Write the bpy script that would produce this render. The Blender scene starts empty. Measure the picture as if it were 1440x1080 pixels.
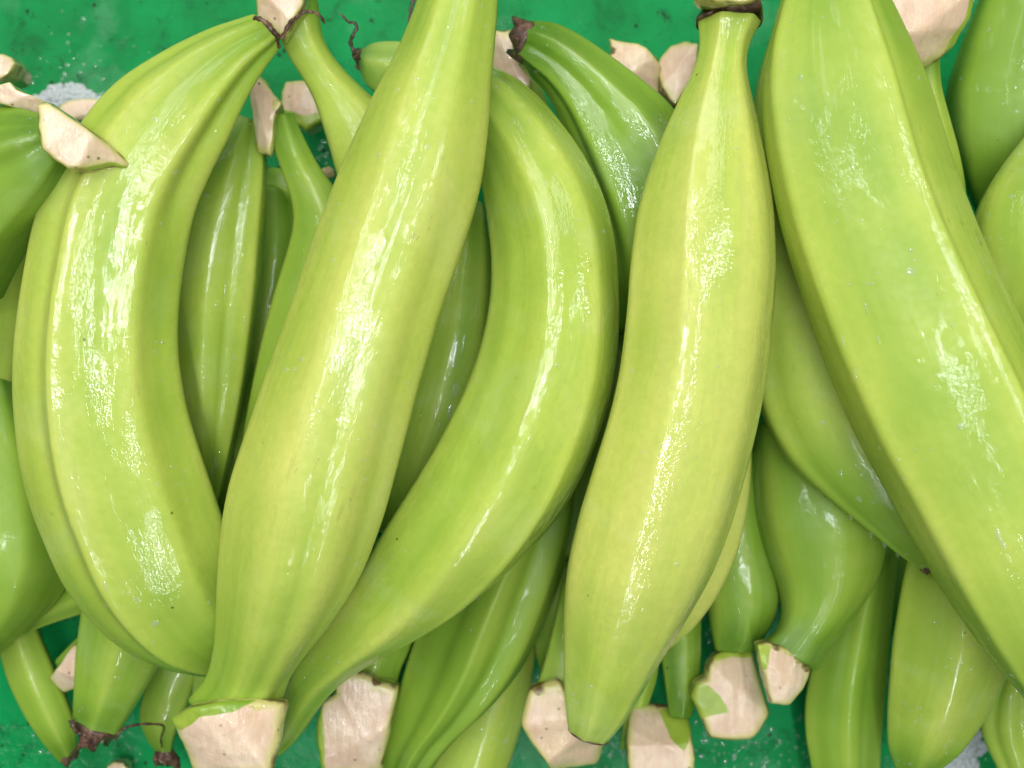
import bpy, math, random
import numpy as np
from mathutils import Vector

# ------------------------------------------------------------------ camera
sc = bpy.context.scene
COL = sc.collection
CAM_H = 0.48            # camera height above the counter (m)
F_PX = 1887.0           # focal length in photo pixels (1440 wide)
cam_d = bpy.data.cameras.new("camera")
cam_d.sensor_width = 36.0
cam_d.lens = 36.0 * F_PX / 1440.0
cam_d.clip_start = 0.01
cam_d.clip_end = 50
cam_d.dof.use_dof = True
cam_d.dof.focus_distance = CAM_H - 0.118
cam_d.dof.aperture_fstop = 15
cam = bpy.data.objects.new("camera", cam_d)
cam.location = (0, 0, CAM_H)
COL.objects.link(cam)
sc.camera = cam

# ------------------------------------------------------------------ light
world = bpy.data.worlds.new("World")
sc.world = world
world.use_nodes = True
world.node_tree.nodes["Background"].inputs[0].default_value = (0.93, 0.97, 1.0, 1)
world.node_tree.nodes["Background"].inputs[1].default_value = 0.10

def area(name, loc, sx, sy, power, color=(1, .98, .94), target=(0, 0, .08)):
    d = bpy.data.lights.new(name, 'AREA')
    d.shape = 'RECTANGLE'; d.size = sx; d.size_y = sy; d.energy = power; d.color = color
    o = bpy.data.objects.new(name, d)
    o.location = loc
    o.rotation_euler = (Vector(target) - Vector(loc)).to_track_quat('-Z', 'Y').to_euler()
    COL.objects.link(o)
    return o
area("ceiling_panel_light", (-0.4, 1.7, 1.9), 3.0, 2.0, 54)
area("ceiling_tube_light", (0.03, -0.20, 1.45), 0.024, 2.6, 15.0, (.90, .96, 1))
area("ceiling_tube_light", (0.34, 0.16, 1.5), 0.030, 1.5, 9, (.90, .96, 1))
area("ceiling_tube_light", (-0.30, 0.16, 1.5), 0.026, 1.5, 7, (.90, .96, 1))
sc.cycles.max_bounces = 7
sc.cycles.caustics_reflective = False

vs = sc.view_settings
vs.view_transform = 'Standard'; vs.look = 'None'; vs.gamma = 1; vs.exposure = -0.20
vs.use_curve_mapping = False

# ------------------------------------------------------------------ helpers
rng = np.random.default_rng(7)
random.seed(7)

def P(px, py, z):
    """photo position of a thing standing z metres above the counter -> metres"""
    s = (CAM_H - z) / F_PX
    return np.array([(px - 720) * s, (540 - py) * s, z])

def mesh_obj(name, verts, faces, mat, parent=None, smooth=True, attrs=None, uv=None, mats=None):
    me = bpy.data.meshes.new(name)
    me.from_pydata([tuple(v) for v in verts], [], faces)
    if smooth:
        me.polygons.foreach_set("use_smooth", [True] * len(me.polygons))
    for an, data in (attrs or {}).items():
        a = me.attributes.new(an, 'FLOAT_COLOR', 'POINT')
        a.data.foreach_set("color", np.asarray(data, dtype=np.float32).ravel())
    if uv is not None:
        ul = me.uv_layers.new(name="UVMap")
        li = np.empty(len(me.loops), dtype=np.int32)
        me.loops.foreach_get("vertex_index", li)
        ul.data.foreach_set("uv", np.asarray(uv, dtype=np.float32)[li].ravel())
    me.materials.append(mat)
    me.update()
    o = bpy.data.objects.new(name, me)
    COL.objects.link(o)
    if parent is not None:
        o.parent = parent
        o.matrix_parent_inverse = parent.matrix_world.inverted()
    return o

def thing(name, label, cat, loc, group=None):
    o = bpy.data.objects.new(name, None)
    o.empty_display_size = 0.01
    o.location = tuple(loc)
    COL.objects.link(o)
    o.matrix_world = o.matrix_basis
    o["label"] = label; o["category"] = cat
    if group: o["group"] = group
    return o

def snoise(p, scale, seed):
    """cheap smooth noise on an (n,3) array, about -1..1"""
    r = np.random.default_rng(seed)
    out = np.zeros(len(p))
    for i in range(7):
        d = r.normal(size=3); d /= np.linalg.norm(d)
        f = scale * r.uniform(.6, 1.7)
        q = p @ d * f + r.uniform(0, 6.28)
        d2 = r.normal(size=3); d2 /= np.linalg.norm(d2)
        out += np.sin(q + 1.3 * np.sin(p @ d2 * f * .7 + r.uniform(0, 6.28)))
    return out / 4.0

def catmull(pts, n):
    pts = np.asarray(pts, float)
    c = pts[:, :3]
    d = np.r_[0, np.cumsum(np.maximum(np.linalg.norm(np.diff(c, axis=0), axis=1), 1e-6) ** .7)]
    ts = np.linspace(0, d[-1], n)
    out = np.empty((n, pts.shape[1]))
    m = np.zeros_like(pts)
    for i in range(len(pts)):
        a, b = max(i - 1, 0), min(i + 1, len(pts) - 1)
        m[i] = (pts[b] - pts[a]) / (d[b] - d[a])
    for j, t in enumerate(ts):
        i = min(np.searchsorted(d, t, side='right') - 1, len(pts) - 2)
        h = d[i + 1] - d[i]; u = (t - d[i]) / h
        out[j] = ((2*u**3-3*u**2+1)*pts[i] + (u**3-2*u**2+u)*h*m[i]
                  + (-2*u**3+3*u**2)*pts[i+1] + (u**3-u**2)*h*m[i+1])
    return out

# ------------------------------------------------------------------ materials
def new_mat(name):
    m = bpy.data.materials.new(name); m.use_nodes = True
    nt = m.node_tree
    return m, nt, nt.nodes["Principled BSDF"]

class N:
    def __init__(s, nt): s.nt = nt
    def node(s, t, **kw):
        n = s.nt.nodes.new(t)
        for k, v in kw.items(): setattr(n, k, v)
        return n
    def put(s, sock, v):
        if isinstance(v, bpy.types.NodeSocket): s.nt.links.new(v, sock)
        elif v is not None: sock.default_value = v
    def math(s, op, a, b=0.0, c=None, clamp=False):
        n = s.node('ShaderNodeMath', operation=op, use_clamp=clamp)
        s.put(n.inputs[0], a); s.put(n.inputs[1], b)
        if c is not None: s.put(n.inputs[2], c)
        return n.outputs[0]
    def mapr(s, v, a, b, c=0.0, d=1.0, smooth=False):
        n = s.node('ShaderNodeMapRange', clamp=True)
        if smooth: n.interpolation_type = 'SMOOTHSTEP'
        for i, x in enumerate((v, a, b, c, d)): s.put(n.inputs[i], x)
        return n.outputs[0]
    def noise(s, vec, scale, detail=3, rough=.55, dist=0.0):
        n = s.node('ShaderNodeTexNoise')
        s.put(n.inputs['Vector'], vec)
        n.inputs['Scale'].default_value = scale; n.inputs['Detail'].default_value = detail
        n.inputs['Roughness'].default_value = rough; n.inputs['Distortion'].default_value = dist
        return n.outputs[0]
    def voro(s, vec, scale, rnd=1.0):
        n = s.node('ShaderNodeTexVoronoi')
        s.put(n.inputs['Vector'], vec); n.inputs['Scale'].default_value = scale
        n.inputs['Randomness'].default_value = rnd
        return n
    def mix(s, f, a, b, mode='MIX'):
        n = s.node('ShaderNodeMix', data_type='RGBA', blend_type=mode)
        s.put(n.inputs[0], f)
        for i, v in ((6, a), (7, b)):
            if isinstance(v, tuple) and len(v) == 3: v = v + (1,)
            s.put(n.inputs[i], v)
        return n.outputs[2]
    def ramp(s, f, stops):
        n = s.node('ShaderNodeValToRGB')
        e = n.color_ramp.elements
        while len(e) < len(stops): e.new(.5)
        for el, (p, c) in zip(e, stops):
            el.position = p; el.color = c + (1,)
        s.put(n.inputs[0], f)
        return n.outputs[0]
    def scale(s, vec, xyz, add=None):
        n = s.node('ShaderNodeMapping')
        s.put(n.inputs['Vector'], vec); n.inputs['Scale'].default_value = xyz
        if add is not None: s.put(n.inputs['Location'], add)
        return n.outputs[0]
    def bump(s, h, dist, strength=1.0, normal=None):
        n = s.node('ShaderNodeBump')
        s.put(n.inputs['Height'], h)
        n.inputs['Distance'].default_value = dist
        s.put(n.inputs['Strength'], strength)
        if normal is not None: s.put(n.inputs['Normal'], normal)
        return n.outputs[0]

def peel_material():
    m, nt, b = new_mat("plantain_peel")
    k = N(nt)
    geo = k.node('ShaderNodeNewGeometry').outputs['Position']
    uv = k.node('ShaderNodeTexCoord').outputs['UV']
    at = k.node('ShaderNodeAttribute', attribute_name='pv')
    sep = k.node('ShaderNodeSeparateColor'); k.put(sep.inputs[0], at.outputs['Color'])
    t, ridge, yel = sep.outputs[0], sep.outputs[1], sep.outputs[2]
    wet = at.outputs['Alpha']
    # ---- colour: ripe yellow-green belly, greener ends, lengthwise streaks
    big = k.noise(geo, 26, 2)
    streak = k.noise(k.scale(uv, (9, 150, 1)), 1.0, 4, .6)
    broad = k.noise(k.scale(uv, (5, 55, 1)), 1.0, 2)
    ends = k.mapr(k.math('ABSOLUTE', k.math('SUBTRACT', t, .48)), .24, .50, 0, 1, True)
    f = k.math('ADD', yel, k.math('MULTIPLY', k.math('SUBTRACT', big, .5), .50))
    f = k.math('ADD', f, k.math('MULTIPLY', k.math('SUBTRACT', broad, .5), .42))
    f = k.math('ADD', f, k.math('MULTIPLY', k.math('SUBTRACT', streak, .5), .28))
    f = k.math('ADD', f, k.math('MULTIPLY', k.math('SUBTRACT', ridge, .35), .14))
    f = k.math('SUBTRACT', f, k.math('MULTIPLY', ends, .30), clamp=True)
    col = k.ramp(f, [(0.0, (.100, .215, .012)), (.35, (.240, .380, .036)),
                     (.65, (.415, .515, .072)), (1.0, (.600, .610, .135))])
    # fine mottling
    fine = k.noise(geo, 420, 3, .6)
    col = k.mix(k.mapr(fine, .35, .7, 0, .18), col, (.20, .36, .02))
    # lenticels: small dark specks
    v = k.voro(geo, 95)
    sc_ = k.node('ShaderNodeSeparateColor'); k.put(sc_.inputs[0], v.outputs['Color'])
    spot = k.math('MULTIPLY', k.mapr(v.outputs['Distance'], .022, .05, 1, 0),
                  k.mapr(sc_.outputs[0], .72, .74, 0, 1))
    col = k.mix(k.math('MULTIPLY', spot, .85), col, (.035, .030, .006))
    # rub marks / scuffs
    scuff = k.mapr(k.noise(k.scale(uv, (35, 260, 1)), 1.0, 5, .7), .70, .80, 0, .45)
    col = k.mix(k.math('MULTIPLY', scuff, k.mapr(k.noise(geo, 18, 2), .50, .65)), col, (.30, .30, .10))
    rub = k.math('MULTIPLY', k.mapr(ridge, .82, .97), k.mapr(k.noise(k.scale(uv, (55, 300, 1)), 1.0, 4, .7), .56, .66))
    col = k.mix(k.math('MULTIPLY', rub, k.mapr(k.noise(geo, 22, 2), .48, .60, 0, .40)), col, (.34, .26, .09))
    scar = k.math('MULTIPLY', k.mapr(k.noise(k.scale(uv, (120, 420, 1)), 1.0, 4, .75, .6), .64, .71), k.mapr(k.noise(geo, 31, 2), .54, .62, 0, .55))
    col = k.mix(scar, col, (.16, .105, .03))
    # pale noise patches mixed into the colour, scaled by the wet value
    pale_mask = k.math('MULTIPLY', k.mapr(k.noise(geo, 34, 3, .6, .6), .53, .68, 0, 1), wet)
    col = k.mix(k.math('MULTIPLY', pale_mask, .12), col, (.66, .74, .46))
    k.put(b.inputs['Base Color'], col)
    # ---- relief
    fibre = k.noise(k.scale(uv, (14, 420, 1)), 1.0, 3)
    n1 = k.bump(fibre, .00012, .4)
    lump = k.noise(geo, 90, 2)
    n1 = k.bump(lump, .0008, .45, n1)
    k.put(b.inputs['Normal'], n1)
    # wet coat: beaded patches drawn out lengthwise, thin running streaks, satin elsewhere
    bead = k.noise(geo, 1150, 1, .5)
    bead2 = k.noise(k.scale(uv, (380, 850, 1)), 1.0, 1, .5, .6)
    patch = k.mapr(k.math('ADD', k.noise(k.scale(uv, (30, 85, 1)), 1.0, 6, .72, .5), k.mapr(wet, .3, 1, -.05, .035)), .50, .53, 0, 1, True)
    run = k.mapr(k.noise(k.scale(uv, (10, 200, 1)), 1.0, 4, .65, .4), .58, .62, 0, 1, True)
    rline = k.math('MULTIPLY', k.mapr(ridge, .86, .95), k.mapr(k.noise(k.scale(uv, (60, 150, 1)), 1.0, 4, .7), .50, .54))
    cover = k.math('MAXIMUM', k.math('MAXIMUM', patch, run), rline)
    hb = k.math('ADD', k.math('MULTIPLY', bead, .55), k.math('MULTIPLY', bead2, .6))
    n2 = k.bump(hb, .00015, k.math('MULTIPLY', cover, 1.0), n1)
    wr = k.noise(k.scale(uv, (50, 260, 1)), 1.0, 2, .5, .8)
    n2 = k.bump(wr, .00030, .4, n2)
    k.put(b.inputs['Coat Normal'], n2)
    k.put(b.inputs['Coat Weight'], k.math('MULTIPLY', k.mapr(cover, 0, 1, .03, 1), wet))
    b.inputs['Coat Roughness'].default_value = .035
    b.inputs['Coat IOR'].default_value = 1.62
    k.put(b.inputs['Roughness'], k.mapr(fine, .3, .7, .46, .60))
    b.inputs['Specular IOR Level'].default_value = .34
    b.inputs['Subsurface Weight'].default_value = .10
    b.inputs['Subsurface Radius'].default_value = (.8, 1.0, .25)
    b.inputs['Subsurface Scale'].default_value = .004
    return m

def flesh_material():
    m, nt, b = new_mat("cut_flesh")
    k = N(nt)
    geo = k.node('ShaderNodeNewGeometry').outputs['Position']
    at = k.node('ShaderNodeAttribute', attribute_name='pv')
    sep = k.node('ShaderNodeSeparateColor'); k.put(sep.inputs[0], at.outputs['Color'])
    peel, rim, warm = sep.outputs[0], sep.outputs[1], sep.outputs[2]
    nz = k.noise(geo, 240, 4, .6)
    nb = k.noise(geo, 75, 3)
    col = k.ramp(nb, [(.30, (.70, .47, .325)), (.52, (.80, .595, .42)), (.75, (.88, .735, .52))])
    col = k.mix(k.mapr(nz, .40, .72, 0, .30), col, (.60, .42, .30))
    col = k.mix(k.math('MULTIPLY', warm, k.mapr(nb, .35, .65, .15, .75)), col, (.66, .42, .10))
    fib = k.noise(k.scale(geo, (900, 160, 160)), 1.0, 3, .6)
    col = k.mix(k.mapr(fib, .48, .66, 0, .38), col, (.62, .43, .27))
    ox = k.mapr(k.noise(geo, 105, 4, .65, .5), .56, .70, 0, .50)
    col = k.mix(ox, col, (.60, .40, .20))
    # yellow-green pith, then an oxidised line at the rim
    rn = k.math('ADD', rim, k.math('MULTIPLY', k.math('SUBTRACT', nb, .5), .55))
    col = k.mix(k.mapr(rn, .52, .85, 0, .75), col, (.54, .51, .13))
    col = k.mix(k.math('MULTIPLY', k.mapr(rn, .86, 1.0, 0, .9), k.mapr(k.noise(geo, 130, 2), .42, .54)), col, (.11, .042, .014))
    pn = k.math('ADD', peel, k.math('MULTIPLY', k.math('SUBTRACT', nz, .5), .25))
    green = k.ramp(k.noise(geo, 60, 3), [(.3, (.20, .34, .02)), (.7, (.42, .50, .06))])
    col = k.mix(k.mapr(pn, .38, .62), col, green)
    dirt = k.voro(geo, 330)
    sd = k.node('ShaderNodeSeparateColor'); k.put(sd.inputs[0], dirt.outputs['Color'])
    col = k.mix(k.math('MULTIPLY', k.mapr(dirt.outputs['Distance'], .10, .2, .7, 0), k.mapr(sd.outputs[1], .86, .88)), col, (.10, .05, .02))
    k.put(b.inputs['Base Color'], col)
    n1 = k.bump(k.noise(geo, 520, 4, .65), .0004, .5)
    n1 = k.bump(k.noise(k.scale(geo, (620, 120, 120)), 1.0, 3), .0004, .5, n1)
    k.put(b.inputs['Normal'], n1)
    n2 = k.bump(k.noise(geo, 1000, 1, .5), .00020, .9, n1)
    k.put(b.inputs['Coat Normal'], n2)
    b.inputs['Coat Weight'].default_value = 1.0
    b.inputs['Coat IOR'].default_value = 1.42
    b.inputs['Coat Roughness'].default_value = .05
    b.inputs['Roughness'].default_value = .5
    b.inputs['Subsurface Weight'].default_value = .22
    b.inputs['Subsurface Radius'].default_value = (1, .6, .4)
    b.inputs['Subsurface Scale'].default_value = .004
    return m

def bark_material():
    m, nt, b = new_mat("dried_brown")
    k = N(nt)
    geo = k.node('ShaderNodeNewGeometry').outputs['Position']
    nz = k.noise(geo, 380, 4, .65)
    col = k.ramp(nz, [(.3, (.016, .008, .006)), (.50, (.085, .034, .020)), (.70, (.26, .135, .080))])
    k.put(b.inputs['Base Color'], col)
    n1 = k.bump(k.noise(geo, 700, 4, .7), .0009, .8)
    k.put(b.inputs['Normal'], n1)
    b.inputs['Roughness'].default_value = .42
    b.inputs['Coat Weight'].default_value = .35
    b.inputs['Coat Roughness'].default_value = .12
    return m

def board_material():
    m, nt, b = new_mat("green_paint")
    k = N(nt)
    geo = k.node('ShaderNodeNewGeometry').outputs['Position']
    a = k.noise(geo, 22, 4, .6)
    col = k.ramp(a, [(.32, (.0005, .150, .030)), (.5, (.0005, .245, .054)), (.70, (.001, .310, .080))])
    mott = k.noise(geo, 95, 5, .7, .8)
    col = k.mix(k.mapr(mott, .54, .70, 0, .55), col, (.000, .060, .014))
    grime = k.math('MULTIPLY', k.mapr(k.noise(geo, 210, 4, .75, 1.0), .60, .68), k.mapr(k.noise(geo, 26, 2), .48, .60))
    col = k.mix(k.math('MULTIPLY', grime, .9), col, (.012, .014, .006))
    v = k.voro(geo, 160)
    sp = k.node('ShaderNodeSeparateColor'); k.put(sp.inputs[0], v.outputs['Color'])
    col = k.mix(k.math('MULTIPLY', k.mapr(v.outputs['Distance'], .08, .16, .85, 0), k.mapr(sp.outputs[2], .80, .82)), col, (.006, .018, .006))
    k.put(b.inputs['Base Color'], col)
    n1 = k.bump(k.noise(geo, 130, 4, .6), .0009, .5)
    k.put(b.inputs['Normal'], n1)
    wetp = k.mapr(k.noise(geo, 17, 3, .6, .6), .53, .60)
    n2 = k.bump(k.noise(geo, 420, 3, .6), .0009, k.math('MULTIPLY', wetp, .75), n1)
    k.put(b.inputs['Coat Normal'], n2)
    k.put(b.inputs['Coat Weight'], k.mapr(wetp, 0, 1, .03, .40))
    b.inputs['Coat Roughness'].default_value = .06
    b.inputs['Roughness'].default_value = .5
    b.inputs['Specular IOR Level'].default_value = .12
    return m

def water_material():
    """thin bead of water: lets the surface below through, glints on top, slightly milky"""
    m, nt, b = new_mat("water")
    k = N(nt)
    nt.nodes.remove(b)
    out = nt.nodes["Material Output"]
    tr = k.node('ShaderNodeBsdfTransparent')
    gl = k.node('ShaderNodeBsdfGlossy'); gl.inputs['Roughness'].default_value = .06
    df = k.node('ShaderNodeBsdfDiffuse'); df.inputs['Color'].default_value = (.85, .9, .85, 1)
    m1 = k.node('ShaderNodeMixShader'); m1.inputs[0].default_value = .12
    nt.links.new(tr.outputs[0], m1.inputs[1]); nt.links.new(df.outputs[0], m1.inputs[2])
    m2 = k.node('ShaderNodeMixShader')
    m2.inputs[0].default_value = .05
    nt.links.new(m1.outputs[0], m2.inputs[1]); nt.links.new(gl.outputs[0], m2.inputs[2])
    nt.links.new(m2.outputs[0], out.inputs['Surface'])
    return m

def foam_material():
    m, nt, b = new_mat("white_foam")
    k = N(nt)
    geo = k.node('ShaderNodeNewGeometry').outputs['Position']
    col = k.mix(k.noise(geo, 300, 3), (.55, .62, .60), (.82, .84, .84))
    k.put(b.inputs['Base Color'], col)
    b.inputs['Roughness'].default_value = .18
    b.inputs['Transmission Weight'].default_value = .30
    return m

M_PEEL, M_FLESH, M_BARK = peel_material(), flesh_material(), bark_material()
M_BOARD, M_WATER, M_FOAM = board_material(), water_material(), foam_material()

# ------------------------------------------------------------------ the counter
def make_counter():
    n = 60; s = 1.6
    xs = np.linspace(-s/2, s/2, n)
    X, Y = np.meshgrid(xs, xs)
    v = np.c_[X.ravel(), Y.ravel(), np.zeros(n*n)]
    v[:, 2] = .0004 * snoise(v, 40, 5)
    f = [(j*n+i, j*n+i+1, (j+1)*n+i+1, (j+1)*n+i) for j in range(n-1) for i in range(n-1)]
    o = mesh_obj("counter", v, f, M_BOARD)
    o["kind"] = "structure"
    o["label"] = "wet green painted counter under the plantains"
make_counter()

# ------------------------------------------------------------------ plantain body
NV = 144
PHI = np.linspace(0, 2*np.pi, NV, endpoint=False) + np.pi*1.5     # seam underneath

def section(ridges, k, sig, grooves=()):
    """closed rounded-polygon cross-section; angles: 0 = first edge, 90 = up, 180 = second edge"""
    n = 360
    th = np.arange(n) * 2*np.pi/n
    rd = np.sort(np.radians(np.mod(ridges, 360)))
    r = np.ones(n)
    for i in range(len(rd)):
        a = rd[i]; b = rd[(i+1) % len(rd)]
        if b <= a: b += 2*np.pi
        half, mid = (b-a)/2, (a+b)/2
        d = np.mod(th - mid + np.pi, 2*np.pi) - np.pi
        ok = np.abs(d) <= half + 1e-9
        r[ok] = np.cos(min(half, 1.05)) / np.cos(np.clip(d[ok], -1.05, 1.05))
    r = 1 + (r - 1) * k
    kx = np.arange(-40, 41); g = np.exp(-.5*(kx/sig)**2); g /= g.sum()
    r = np.convolve(np.r_[r[-40:], r, r[:40]], g, mode='valid')
    for ga, gd, gw in grooves:
        d = np.mod(th - math.radians(ga) + np.pi, 2*np.pi) - np.pi
        r = r - gd*np.exp(-(d/math.radians(gw))**2)
    x, y = r*np.cos(th), r*np.sin(th)
    x = np.where(x > 0, x/x.max(), x/(-x.min()))
    y = y/np.abs(y).max()
    rx = np.interp(np.mod(PHI, 2*np.pi), np.r_[th, 2*np.pi], np.r_[x, x[0]])
    ry = np.interp(np.mod(PHI, 2*np.pi), np.r_[th, 2*np.pi], np.r_[y, y[0]])
    dd = np.min(np.abs(np.mod(PHI[:, None] - rd[None] + np.pi, 2*np.pi) - np.pi), axis=1)
    return rx, ry, np.exp(-(dd/np.radians(16))**2)

BODIES = {}
GROUP = "green plantains heaped on the counter"

def plantain(key, label, st, z, ridges=(35, 100, 160, 230, 300), twist=0, k=.55, sig=7, aspect=.94,
             yel=.5, wet=.8, cap=(.35, .35), n=84, kends=.35, grooves=()):
    """st: stations (edge1 x, y, edge2 x, y) read across the fruit; z: heights in mm (one, or a list)"""
    if not hasattr(z, '__len__'): z = [z]*len(st)
    z = np.interp(np.linspace(0, 1, len(st)), np.linspace(0, 1, len(z)), z) / 1000.
    rows = []
    for s_, zz in zip(st, z):
        a, b = P(s_[0], s_[1], zz), P(s_[2], s_[3], zz)
        rows.append(np.r_[(a+b)/2, (a-b)/2])
    rows = np.array(rows)
    rows[1:-1] = .16*rows[:-2] + .68*rows[1:-1] + .16*rows[2:]
    R = catmull(rows, n)
    C, V = R[:, :3], R[:, 3:]
    hw = np.linalg.norm(V, axis=1)
    T = np.gradient(C, axis=0); T /= np.linalg.norm(T, axis=1)[:, None]
    # rounded ends
    def dome(c, v, tan, h, frac):
        out = []
        for q in (.35, .62, .82, .94, .995):
            out.append((c + tan*h*frac*q, v*math.sqrt(max(1-q*q, 0.0))))
        return out
    e = dome(C[-1], V[-1], T[-1], hw[-1], cap[1])
    s0 = dome(C[0], V[0], -T[0], hw[0], cap[0])[::-1]
    C = np.vstack([[c for c, _ in s0], C, [c for c, _ in e]])
    V = np.vstack([[v for _, v in s0], V, [v for _, v in e]])
    T = np.vstack([np.repeat(T[:1], len(s0), 0), T, np.repeat(T[-1:], len(e), 0)])
    hw = np.maximum(np.linalg.norm(V, axis=1), 1e-6)
    m = len(C)
    al = np.r_[0, np.cumsum(np.linalg.norm(np.diff(C, axis=0), axis=1))]
    tt = al/al[-1]
    verts = np.empty((m, NV, 3)); at = np.empty((m, NV, 4)); uv = np.empty((m, NV, 2))
    seed = abs(hash_(key)) % 100000
    for i in range(m):
        endf = max(0, abs(tt[i]-.5)*2 - .55)/.45
        rr = np.asarray(ridges, float) + twist*(tt[i]-.5)
        rx, ry, rg = section(rr, k + kends*endf**1.5, sig,
                             [(ga + twist*(tt[i]-.5), gd*min(1, max(0, (tt[i]-t0)/.10))*min(1, max(0, (t1-tt[i])/.15)), gw) for ga, gd, gw, t0, t1 in grooves])
        W = np.cross(T[i], V[i]); W /= max(np.linalg.norm(W), 1e-9)
        if W[2] < 0: W = -W
        W = W * hw[i] * aspect
        verts[i] = C[i] + rx[:, None]*V[i] + ry[:, None]*W
        at[i, :, 0] = tt[i]; at[i, :, 1] = rg; at[i, :, 2] = yel; at[i, :, 3] = wet
        uv[i, :, 0] = al[i] + seed*.37; uv[i, :, 1] = np.linspace(0, 1, NV)*.14 + seed*.11
    flat = verts.reshape(-1, 3)
    rad = np.repeat(hw, NV)
    cen = np.repeat(C, NV, 0)
    nrm = flat - cen; nrm /= np.maximum(np.linalg.norm(nrm, axis=1), 1e-9)[:, None]
    disp = (.00012*snoise(flat, 130, seed) + .00022*snoise(flat, 45, seed+1)) * np.clip(rad/.012, 0, 1)
    flat = flat + nrm*disp[:, None]
    faces = [(i*NV+j, i*NV+(j+1) % NV, (i+1)*NV+(j+1) % NV, (i+1)*NV+j) for i in range(m-1) for j in range(NV)]
    nv = len(flat)
    flat = np.vstack([flat, C[0], C[-1]])
    atf = np.vstack([at.reshape(-1, 4), at[0, 0], at[-1, 0]])
    uvf = np.vstack([uv.reshape(-1, 2), uv[0, 0], uv[-1, 0]])
    for j in range(NV):
        faces.append((nv, (j+1) % NV, j))
        faces.append((nv+1, (m-1)*NV+j, (m-1)*NV+(j+1) % NV))
    mid = C[m//2]
    root = thing("plantain", label, "plantain", (mid[0], mid[1], max(mid[2]-hw[m//2], 0)), GROUP)
    # keep the winding outward
    a_, b_, c_ = flat[faces[len(faces)//2][0]], flat[faces[len(faces)//2][1]], flat[faces[len(faces)//2][2]]
    if np.dot(np.cross(b_-a_, c_-a_), a_ - cen[faces[len(faces)//2][0]]) < 0:
        faces = [tuple(reversed(f)) for f in faces]
    mesh_obj("peel", flat, faces, M_PEEL, root, attrs={'pv': atf}, uv=uvf)
    BODIES[key] = dict(root=root, C=C, V=V, T=T, hw=hw, aspect=aspect, flat=flat[:nv], nrm=nrm)
    return root

def hash_(s):
    h = 7
    for ch in s: h = (h*131 + ord(ch)) % 1000003
    return h

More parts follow.
